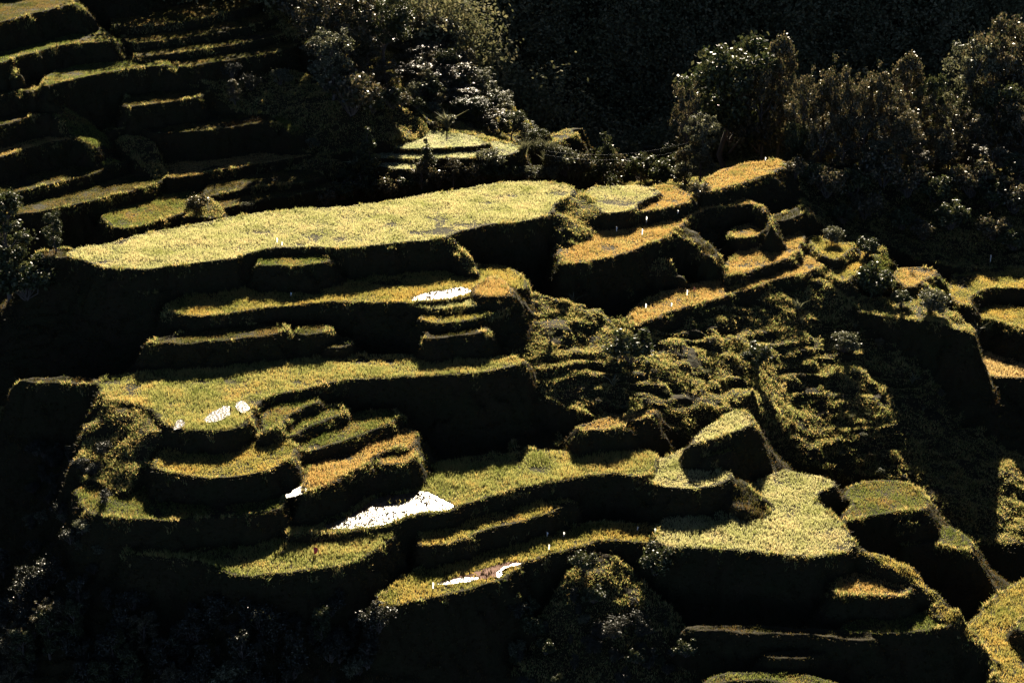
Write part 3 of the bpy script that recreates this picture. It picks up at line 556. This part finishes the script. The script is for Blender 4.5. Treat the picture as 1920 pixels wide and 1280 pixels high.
def join(parts):
    Vs, Fs, n = [], [], 0
    for V, F in parts: Vs.append(V); Fs.append(F+n); n += len(V)
    return np.vstack(Vs), np.vstack(Fs)
def crown_pts(kind, r, nleaf):
    """clump centres and leaf points of a tree 1 unit tall"""
    nc = {'broad': 50, 'tall': 44, 'shrub': 16, 'cone': 30, 'lacy': 60}[kind]
    cs, rs = [], []
    for _ in range(nc):
        t = r.random(); a = r.uniform(0, 2*np.pi); q = math.sqrt(r.random())
        if kind == 'broad':
            z = .34+.56*t; w_ = .36*math.sqrt(max(1-((z-.58)/.38)**2, .05)); cs.append([q*w_*np.cos(a), q*w_*np.sin(a), z]); rs.append(r.uniform(.04, .11))
        elif kind == 'tall':
            z = .2+.74*t; w_ = .20*math.sqrt(max(1-((z-.55)/.48)**2, .03)); cs.append([q*w_*np.cos(a), q*w_*np.sin(a), z]); rs.append(r.uniform(.03, .075))
        elif kind == 'lacy':
            z = .25+.7*t; w_ = .30*math.sqrt(max(1-((z-.6)/.45)**2, .05)); cs.append([q*w_*np.cos(a), q*w_*np.sin(a), z]); rs.append(r.uniform(.025, .07))
        elif kind == 'cone':
            z = .1+.86*t; w_ = .26*(1.02-z)**.8; cs.append([w_*np.cos(a)*q, w_*np.sin(a)*q, z]); rs.append(.03+.10*(1-z))
        else:
            z = .3+.45*t; w_ = .5*math.sqrt(max(1-((z-.4)/.5)**2, .05)); cs.append([q*w_*np.cos(a), q*w_*np.sin(a), z]); rs.append(r.uniform(.09, .22))
    cs = np.array(cs); rs = np.array(rs); pr = rs**2/np.sum(rs**2); pick = r.choice(nc, nleaf, p=pr)
    d = r.normal(0, 1, (nleaf, 3)); d /= np.linalg.norm(d, axis=1, keepdims=True)
    rad = rs[pick]*r.uniform(.3, 1.15, nleaf)**.5; rad = np.where(r.random(nleaf) < .28, rad*r.uniform(1, 1.9, nleaf), rad); P = cs[pick]+d*rad[:, None]*np.array([1, 1, .75])
    return cs, P, d
def make_proto(kind, seed, leafm, H, leafsize, nleaf, name, label):
    r = np.random.default_rng(seed); cs, P, dn = crown_pts(kind, r, nleaf); cs = cs*H; P = P*H; P[:, 2] = np.maximum(P[:, 2], .04*H)
    root = bpy.data.objects.new(name, None); C.objects.link(root); root.empty_display_size = .5
    V, F = leaves(P, nleaf, leafsize, r, dn, jit=.6); mesh('crown', V, F, leafm, root)
    parts = []; top = [r.normal(0, .015)*H, r.normal(0, .015)*H, (.72 if kind != 'shrub' else .35)*H]
    if kind != 'shrub': parts.append(tube([0, 0, -.6], top, .022*H+.04, .006*H+.01, 8, r))
    else:
        for _ in range(5): parts.append(tube([0, 0, -.3], [r.normal(0, .2)*H, r.normal(0, .2)*H, .6*H], .012*H+.02, .004*H+.006, 5, r))
    for c in cs[:16]:
        f = min(max((c[2]/H-.18)/.75, .15), .9) if kind != 'shrub' else .1
        p0 = np.array([0, 0, -.3])+(np.array(top)-np.array([0, 0, -.3]))*f; parts.append(tube(p0, c, .008*H+.015, .003*H+.004, 5, r))
    V, F = join(parts); mesh('trunk' if kind != 'shrub' else 'stems', V, F, M_bark, root)
    return root, H, label
PROTO = {}
def catof(o):
    return 'tree' if 'tree' in o.name else 'reed' if 'reed' in o.name else 'plant' if 'plant' in o.name else 'shrub'
def proto_dup(root, loc, s, rz, label, group, sz=None):
    o = root.copy(); C.objects.link(o); o.location = loc; o.rotation_euler = (0, 0, rz); o.scale = (s, s, sz or s); o['label'] = label; o['category'] = catof(root)
    o['group'] = group
    for ch in list(root.children):
        c = ch.copy(); C.objects.link(c); c.parent = o
    return o
PR = {
 'broad1': make_proto('broad', 1, M_leaf[0], 12, .25, 12000, 'broadleaf_tree', ''),
 'broad2': make_proto('broad', 2, M_leaf[1], 12, .24, 11000, 'broadleaf_tree', ''),
 'tall1': make_proto('tall', 3, M_leaf[0], 12, .23, 9500, 'slender_tree', ''),
 'tall2': make_proto('tall', 4, M_leaf[1], 12, .22, 9500, 'slender_tree', ''),
 'lacy1': make_proto('lacy', 5, M_leaf[1], 12, .20, 9500, 'feathery_tree', ''),
 'lacy2': make_proto('lacy', 6, M_leaf[2], 12, .21, 9500, 'feathery_tree', ''),
 'cone1': make_proto('cone', 7, M_leaf[0], 8, .22, 5000, 'conical_tree', ''),
 'shrub1': make_proto('shrub', 8, M_leaf[0], 3, .17, 2600, 'leafy_shrub', ''),
 'shrub2': make_proto('shrub', 9, M_leaf[2], 3, .17, 2400, 'silvery_shrub', ''),
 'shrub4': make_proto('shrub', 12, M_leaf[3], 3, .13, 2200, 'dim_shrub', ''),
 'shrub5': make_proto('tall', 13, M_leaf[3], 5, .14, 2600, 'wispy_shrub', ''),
 'shrub3': make_proto('shrub', 10, M_leaf[1], 3, .16, 2600, 'brown_shrub', ''),
}
def make_spiky(name, H, nb, wid, lean, m, seed):
    root = bpy.data.objects.new(name, None); C.objects.link(root); r = np.random.default_rng(seed)
    V, F = blades(np.array([[0, 0, .1*H]]), np.array([H*.9]), nb, wid, lean, seed); mesh('leaves', V, F, m, root)
    V, F = join([tube([0, 0, -.3], [r.normal(0, .05), r.normal(0, .05), .35*H], .06, .03, 6) for _ in range(3)]); mesh('stems', V, F, M_bark, root)
    return root, H, ''
PR['spiky'] = make_spiky('broad_bladed_plant', 2.2, 26, .30, 1.25, M_leaf[2], 41)
PR['reed'] = make_spiky('reed_clump', 2.4, 130, .07, .85, M_leaf[2], 42)
USED = set()
def plant(kind, px, py, hpx, label, group, dist=None):
    """base on the ground seen at (px,py), height hpx photo pixels"""
    p = hit(px, py) if dist is None else None
    if p is None:
        d = ray(px, py); p = np.array([0, 0, CAMZ])+d*(dist/d[1]); 
        g = float(hz(p[0], p[1])) if (Y0 < p[1] < Y1 and X0 < p[0] < X1) else float(base(np.array([p[0]]), np.array([p[1]]))[0])
        topz = p[2]+hpx*np.hypot(p[1], CAMZ-p[2])/FPX*.97/.93; p[2] = min(p[2], g) if g < p[2] else g
        h = max(topz-p[2], 2)
    else: h = hpx*np.linalg.norm(p-np.array([0, 0, CAMZ]))/FPX/.93
    root, H0, _ = PR[kind]; s = h/H0; rz = random.uniform(0, 6.28)
    if kind not in USED:
        USED.add(kind); root.location = p; root.rotation_euler = (0, 0, rz); root.scale = (s, s, s); root['label'] = label; root['group'] = group
        root['category'] = catof(root); return root
    return proto_dup(root, p, s, rz, label, group)
# --- wood on the spur, top centre
G1 = 'trees on the wooded spur at top centre'
# --- trees of the right ridge
G2 = 'trees along the right ridge'
def back_tree(kind, px, ytop, dist, wpx, label, group):
    """crown top seen at (px,ytop), trunk on the ground dist metres out"""
    d = ray(px, ytop); p = np.array([0, 0, CAMZ])+d*(dist/d[1]); g = float(hz(p[0], p[1]))
    h = max(p[2]-g, 4); root, H0, _ = PR[kind]; sx = wpx*dist/FPX*1.04/(H0*WID[kind]); rz = random.uniform(0, 6.28); loc = (p[0], p[1], g)
    if kind not in USED:
        USED.add(kind); o = root; o.location = loc; o.rotation_euler = (0, 0, rz); o['label'] = label; o['group'] = group; o['category'] = 'tree'
    else: o = proto_dup(root, loc, 1, rz, label, group)
    o.scale = (sx, sx, h/H0/.97)
WID = {'broad1': .85, 'broad2': .85, 'tall1': .5, 'tall2': .5, 'lacy1': .7, 'lacy2': .7, 'cone1': .6}
back_tree('broad1', 1378, 68, 316, 215, 'biggest tree, broad dark crown standing behind the orange field', G2)
back_tree('lacy1', 1290, 148, 305, 70, 'thin brownish tree at the left foot of the biggest tree', G2)
back_tree('lacy2', 1318, 215, 296, 80, 'silvery leaved small tree below the biggest crown', G2)
back_tree('tall2', 1466, 66, 318, 70, 'narrow pointed tree rising just right of the biggest crown', G2)
back_tree('broad2', 1432, 120, 312, 120, 'dark tree merging with the right side of the biggest crown', G2)
for k, (x, y, D, w_, kd) in enumerate([(1510,125,301,75,'lacy1'),(1545,150,305,70,'tall2'),(1568,108,304,90,'lacy1'),(1600,150,300,90,'broad2'),(1640,118,304,100,'lacy1'),(1672,140,301,90,'lacy1'),(1705,100,306,70,'tall2'),(1730,165,301,90,'lacy1'),(1757,145,298,50,'tall1'),(1690,200,296,100,'broad2'),(1620,205,296,90,'lacy1'),(1545,205,295,80,'lacy1'),(1790,190,300,90,'lacy1'),(1825,80,304,120,'lacy2'),(1868,60,308,130,'broad2'),(1910,20,308,150,'lacy1'),(1880,150,298,110,'broad1'),(1835,200,296,90,'lacy1'),(1925,190,296,120,'broad2'),(1760,240,294,90,'broad2'),(1860,270,293,90,'lacy1'),(1650,260,293,80,'lacy2'),(1500,225,297,70,'broad1'),(1580,265,293,80,'lacy1'),(1920,290,292,90,'broad1'),(1720,285,292,60,'lacy1')]):
    D = max(D, (206.8+271)/(1-2.1*m_row(y))) if x > 1690 else D
    back_tree(kd, x, y, D, w_, ['feathery brown tree', 'upright dark tree', 'spreading tree', 'rim lit tree', 'bushy tree'][k % 5]+(' near the biggest tree' if x < 1600 else ' in the middle of the right wood' if x < 1780 else ' by the right edge')+(' on the lower slope' if y > 190 else ' on the skyline of the wood'), G2)
for k, (x, y, h, kd) in enumerate([(1490,335,40,'shrub3'),(1520,345,45,'shrub1'),(1550,370,60,'shrub3'),(1600,370,60,'shrub1'),(1620,410,50,'shrub3'),(1655,350,70,'shrub3'),(1690,430,45,'shrub1'),(1700,370,60,'shrub3'),(1750,380,60,'shrub1'),(1780,430,60,'shrub1'),(1820,370,70,'shrub3'),(1860,450,50,'shrub3'),(1860,390,60,'shrub1'),(1900,470,50,'shrub1'),(1900,400,70,'shrub3'),(1730,450,40,'shrub3'),(1580,420,40,'shrub1')]):
    plant(kd, x, y, h, ['dark bush', 'scrubby brown bush'][k % 2]+(' on the left part' if x < 1680 else ' on the right part')+' of the shaded slope under the right wood', 'bushes on the shaded right slope')
for k, (x, y, h, kd) in enumerate([(575,60,110,'tall2'),(600,130,150,'lacy1'),(640,150,170,'broad2'),(625,190,130,'lacy2'),(680,140,150,'tall1'),(690,195,110,'lacy1'),(720,120,130,'broad1'),(590,10,90,'lacy1'),(660,215,90,'shrub3'),(700,212,45,'shrub1'),(750,205,40,'shrub3'),(725,195,85,'lacy1'),(735,205,45,'shrub1'),(610,170,60,'shrub2'),(560,40,60,'shrub3'),(650,120,90,'lacy2')]):
    plant(kd, x, y, h, ['lace crowned tree', 'slim dark tree', 'round leafy tree', 'pale topped tree'][k % 4]+' on the left flank of the wooded spur'+(' high up' if y < 120 else ' low down'), G1)
SPUR = [(640,-20,110,'broad1'),(690,-10,110,'lacy1'),(735,5,120,'broad2'),(780,20,110,'lacy1'),(815,35,90,'tall2'),(850,48,70,'lacy2'),(790,80,110,'broad2'),(840,95,90,'lacy1'),(740,70,110,'lacy1'),(868,118,60,'tall2'),(905,128,62,'lacy2'),(830,150,90,'broad2'),(872,165,80,'lacy1'),(910,172,70,'broad1'),(940,168,60,'lacy2'),(780,150,90,'lacy1'),(960,205,60,'broad1'),(985,228,55,'lacy2'),(1010,238,50,'broad1'),(925,215,70,'lacy1'),(880,215,80,'broad1')]
for k, (x, y, w_, kd) in enumerate(SPUR):
    m = -m_row(y); D = (87*2.1+306)/(1+2.1*m)+4+(k % 3)
    back_tree(kd, x, y, D, w_, ['lace crowned tree', 'slim dark tree', 'round leafy tree', 'pale topped tree'][k % 4]+' on the right flank of the wooded spur'+(' near its crest' if y < 120 else ' low on the slope'), G1)
rq = random.Random(17); n_ = 0
while n_ < 46:
    y = rq.uniform(150, 243); x = rq.uniform(780, 1005)
    if x > 880+(y-150)*1.05 or x < 775+(y-205)*.8: continue
    n_ += 1; hp = max((246-y)*rq.uniform(.45, .75), 9); plant(rq.choice(['lacy1', 'broad1', 'shrub1', 'lacy2', 'tall2']) if hp > 45 else rq.choice(['shrub1', 'shrub3', 'shrub2', 'shrub1']), x, y, hp, 'low bush among many between the wooded spur and the pale lit field', 'small growth behind the pale lit field')
for k, (x, y, h, kd) in enumerate([(1000,285,28,'shrub2'),(1020,292,30,'shrub2'),(1040,300,32,'shrub2'),(1055,310,36,'shrub2'),(1075,320,34,'shrub2'),(840,240,28,'shrub2'),(812,240,14,'shrub3')]):
    plant(kd, x, y, h, 'small silvery tuft of shrub along the sunlit edge beyond the broad field', 'silvery shrubs beyond the broad field')
# --- bushes along the back of the broad field
G3 = 'bushes behind the broad field'
for k, (x, y, h, kd) in enumerate([(690,325,90,'cone1'),(650,342,30,'shrub1'),(668,365,40,'shrub3'),(700,372,48,'shrub1'),(735,370,46,'shrub3'),(760,362,40,'shrub1'),(790,358,62,'lacy1'),(820,352,50,'shrub3'),(850,350,58,'lacy1'),(878,345,42,'shrub3'),(905,338,35,'shrub1'),(935,340,35,'shrub1'),(960,338,30,'shrub1'),(985,336,26,'shrub2'),(1010,335,26,'shrub2'),(1035,335,26,'shrub2'),(1060,330,45,'shrub2'),(1080,332,50,'shrub3'),(1105,338,60,'cone1'),(1132,340,95,'cone1'),(1155,340,60,'shrub3'),(1180,340,55,'shrub1'),(1205,342,60,'shrub1'),(1230,345,55,'shrub1'),(1215,320,50,'lacy1'),(1255,325,60,'broad1'),(1275,335,55,'shrub1'),(1288,345,45,'shrub2'),(1245,345,35,'shrub1'),(800,318,60,'cone1'),(640,375,40,'shrub1'),(610,385,30,'shrub3')]):
    plant(kd, x, y, h, ['dark leafy bush', 'dull brown bush', 'thick low bush'][k % 3]+(' behind the left of the broad field' if x < 780 else ' behind the middle of the broad field' if x < 950 else ' behind the right end of the broad field' if x < 1100 else ' before the dark valley, left of the biggest tree'), G3)
for x, y, h, lb in [(838,243,30,'white glinting broad bladed plant at the back of the pale lit field'),(918,322,34,'broad bladed plant in front of the pale strip beyond the broad field'),(905,335,28,'dark broad bladed plant just behind the rim of the broad field'),(1742,588,26,'pale bladed plant on the overgrown shelf at right'),(1832,628,22,'pale bladed plant at the outer corner of the overgrown shelf'),(1075,570,18,'small pale fern on top of the rough middle slope'),(1150,725,18,'small pale fern low on the rough middle slope')]:
    plant('spiky', x, y, h, lb, 'broad bladed plants')
rz_ = random.Random(23)
for k in range(44):
    f = rz_.random(); x = 985+f*115+rz_.uniform(-12, 12); y = 278+f*50+rz_.uniform(-3, 22)
    plant('reed', x, y, rz_.uniform(16, 30), 'pale reed clump on the sunlit bank running down beyond the broad field', 'reed clumps on the sunlit bank')
# --- single bushes
G4 = 'single shrubs on the terraces'
for x, y, h, kd, lb in [(1312,370,32,'shrub3','reddish round bush at the near corner of the orange field'),(1560,455,32,'shrub2','round silvery bush standing alone on the right ridge'),(465,398,22,'shrub2','small pale bush at the foot of the far terraces'),(1180,680,75,'shrub1','dark rounded bush in the middle of the rough slope'),(1415,690,55,'shrub1','dark bush on the rough slope below the orange strip'),(1640,560,75,'shrub1','dark bush clinging to the wall under the gold plots'),(1745,585,45,'shrub2','white leaved shrub on the overgrown shelf at right'),(1690,575,35,'shrub1','small dark bush on the overgrown shelf'),(1625,480,40,'shrub1','small bush against the knob of the second gold plot'),(20,560,190,'tall1','dark tall tree at the left edge of the photo'),(105,475,75,'tall1','dark tree at the left tip of the broad field'),(50,560,90,'shrub1','dark shrub under the left edge tree'),(440,200,50,'tall2','small tree on the hillside below the upper ledges'),(470,170,34,'shrub4','pale shrub under the upper ledges'),(525,160,32,'shrub2','pale shrub right below the upper ledges'),(435,150,36,'shrub4','brown shrub left below the upper ledges'),(585,280,22,'shrub2','small pale bush at the corner of the far terrace'),(915,320,42,'shrub2','spiky bush in front of the pale strip'),(1230,1075,65,'shrub1','rounded bush crowning the mound under the lowest strip'),(1095,1070,45,'shrub1','green bush left on the rough slope under the lowest strip'),(1110,1130,40,'shrub1','green bush midway down the rough slope at bottom centre'),(1580,660,40,'shrub2','pale shrub in the dark hollow of the right slope'),(370,400,40,'shrub3','brushy shrub on the knob behind the broad field'),(1285,1230,40,'shrub1','low mounded shrub at the bottom centre right')]:
    plant(kd, x, y, h, lb, G4)
rg_ = random.Random(29)
GQ = [(965,600),(1060,570),(1180,610),(1330,585),(1530,530),(1680,650),(1800,760),(1800,950),(1600,875),(1490,865),(1400,760),(1300,810),(1080,765),(975,690)]
n_ = 0
while n_ < 34:
    x, y = rg_.uniform(960, 1800), rg_.uniform(560, 950)
    if not in_poly(np.array([x]), np.array([y]), np.array(GQ, float))[0]: continue
    n_ += 1; plant(rg_.choice(['shrub1', 'shrub3', 'reed', 'reed', 'spiky', 'shrub2' if n_ % 4 == 0 else 'reed']), x, y, rg_.uniform(8, 18), 'small clump of scrub, fern or reed on the rough middle slope', 'small scrub on the rough middle slope')
# --- undergrowth of the lower left and bottom: individual shrubs
G5 = 'shrubs in the dark lower left corner'; rr = random.Random(5)
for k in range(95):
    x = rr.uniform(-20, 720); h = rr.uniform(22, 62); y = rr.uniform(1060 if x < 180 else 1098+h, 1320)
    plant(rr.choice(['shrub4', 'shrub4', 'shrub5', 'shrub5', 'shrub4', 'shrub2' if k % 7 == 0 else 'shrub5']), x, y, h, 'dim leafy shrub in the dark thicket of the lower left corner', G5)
for k in range(34):
    h = rr.uniform(70, 125); x = rr.uniform(10, 640) if k % 3 else rr.uniform(10, 280); y = rr.uniform(1075+h+(25 if x > 200 else -40), 1345)
    plant(rr.choice(['shrub5', 'shrub5', 'tall1', 'shrub5', 'lacy1']), x, y, h*.82, 'taller wispy plant catching light above the dark thicket of the lower left', 'taller plants of the lower left thicket')
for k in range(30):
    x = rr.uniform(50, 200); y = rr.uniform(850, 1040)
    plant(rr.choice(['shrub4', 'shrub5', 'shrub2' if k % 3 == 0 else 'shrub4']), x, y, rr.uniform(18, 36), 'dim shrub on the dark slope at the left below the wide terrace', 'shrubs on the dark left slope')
for k in range(40):
    x = rr.uniform(960, 1270); y = rr.uniform(1130, 1300)
    plant(rr.choice(['shrub4', 'shrub5', 'shrub1', 'shrub2' if k % 4 == 0 else 'shrub4']), x, y, rr.uniform(16, 38), 'leafy shrub on the rough slope at bottom centre', 'shrubs at bottom centre')

# ---------------------------------------------------------------- forest over the mountain
rf = np.random.default_rng(99); parts = []; NF = 2100
fx_ = rf.uniform(-150, 190, NF*2); fy_ = rf.uniform(335, 430, NF*2)
fz_ = np.where((fy_ < Y1) & (np.abs(fx_) < X1-1), hz(fx_, fy_), base(fx_, fy_))
kf, _, _ = inframe(fx_, fy_, fz_, 140); kf = np.where(kf)[0][:NF]
fx_, fy_, fz_ = fx_[kf], fy_[kf], fz_[kf]; nL = 430
cr = rf.uniform(1.8, 5.5, len(kf)); hh = rf.uniform(.9, 1.9, len(kf))
dd_ = rf.normal(0, 1, (len(kf), nL, 3)); dd_ /= np.linalg.norm(dd_, axis=2, keepdims=True)
wob = 1+.35*np.sin(dd_[..., 0:1]*5+fx_[:, None, None])*np.cos(dd_[..., 2:3]*6+fy_[:, None, None])
Pf = np.stack([fx_, fy_, fz_+cr*hh*.9], 1)[:, None] + dd_*cr[:, None, None]*np.stack([np.ones(len(kf)), np.ones(len(kf)), hh], 1)[:, None]*wob*rf.uniform(.8, 1.15, (len(kf), nL, 1))
V, F = leaves(Pf.reshape(-1, 3), 0, .50, rf, dd_.reshape(-1, 3), jit=.35); tag(mesh('forest', V, F, M_far), 'dim forest covering the shaded mountain behind', 'forest', kind='stuff')

# ---------------------------------------------------------------- small things
def flag(px, py, hpx, label, cloth=M_white, wide=.16):
    p = hit(px, py); h = max(hpx*np.linalg.norm(p-np.array([0, 0, CAMZ]))/FPX/.93, .8); s = random.uniform(-.1, .1)
    root = bpy.data.objects.new('marker_flag', None); C.objects.link(root); root.location = p
    V, F = tube([0, 0, -.3], [s*.3, 0, h], .022, .014, 6); mesh('stick', V, F, M_stick, root)
    n = 7; V = []
    for i in range(n):
        f = i/(n-1); z = h*(1-.62*f); w_ = wide*(.5+.5*math.sin(3.1*f+.4)); V += [[s*.3*(1-f)+.02, .03*math.sin(6*f), z], [w_+.05*math.sin(9*f), .05*math.cos(7*f), z-.05]]
    V = np.array(V); F = np.array([[2*i, 2*i+1, 2*i+3, 2*i+2] for i in range(n-1)]); mesh('cloth', V, F, cloth, root)
    tag(root, label, 'flag', 'white marker flags in the paddies')
for a in [(1155,439,14,'thin white flag near the left end of the curving orange field'),(1211,424,18,'leaning white flag on the back rim of the curving orange field'),(1203,447,18,'faint white flag inside the curving orange field'),(1210,582,13,'white flag at the low end of the long thin orange strip'),(1287,560,17,'larger white flag in the middle of the long thin orange strip'),(1258,578,10,'tiny white flag between two others on the thin orange strip'),(545,559,10,'lone white flag on the strip under the broad field'),(519,460,14,'white flag near the rim of the broad field'),(528,464,10,'smaller white flag beside another near the rim of the broad field'),(1025,1010,14,'thin white flag, left of a pair above the lowest strip'),(1056,1010,14,'thin white flag, right of a pair above the lowest strip'),(1028,1036,17,'white flag on the golden strip at bottom centre'),(1194,998,12,'white flag above the right end of the lowest strip'),(1227,1002,8,'tiny white flag beside the start of the brightest field'),(811,1110,20,'pale leaning flag on the lowest terrace left of the red ditch'),(1434,305,10,'white flag at the top of the orange field under the big tree'),(1270,404,8,'small white flag at the bend of the curving orange field'),(1855,500,22,'white rag hanging on a stake in the dark slope at right')]:
    flag(*a)
flag(1300, 552, 14, 'orange red flag beside the larger white flag', plain('orange_cloth', (.6, .22, .1)), .25)
flag(589, 1045, 20, 'dark red cloth on a stick in the rice under the flooded paddy', M_red, .45)
# utility cables across the dark valley
def cable(y1, y2, label):
    a = np.array([0, 0, CAMZ])+ray(1020, y1)*300; b = np.array([0, 0, CAMZ])+ray(1290, y2)*300; ps = [a+(b-a)*f-np.array([0, 0, 1.2*4*f*(1-f)]) for f in np.linspace(0, 1, 13)]
    V, F = join([tube(ps[i], ps[i+1], .010, .010, 5) for i in range(12)]); tag(mesh('cable', V, F, M_wire), label, 'cable')
cable(282, 268, 'upper thin cable strung across the dark valley'); cable(290, 280, 'lower thin cable strung across the dark valley')
print('OBJ', len(bpy.data.objects))
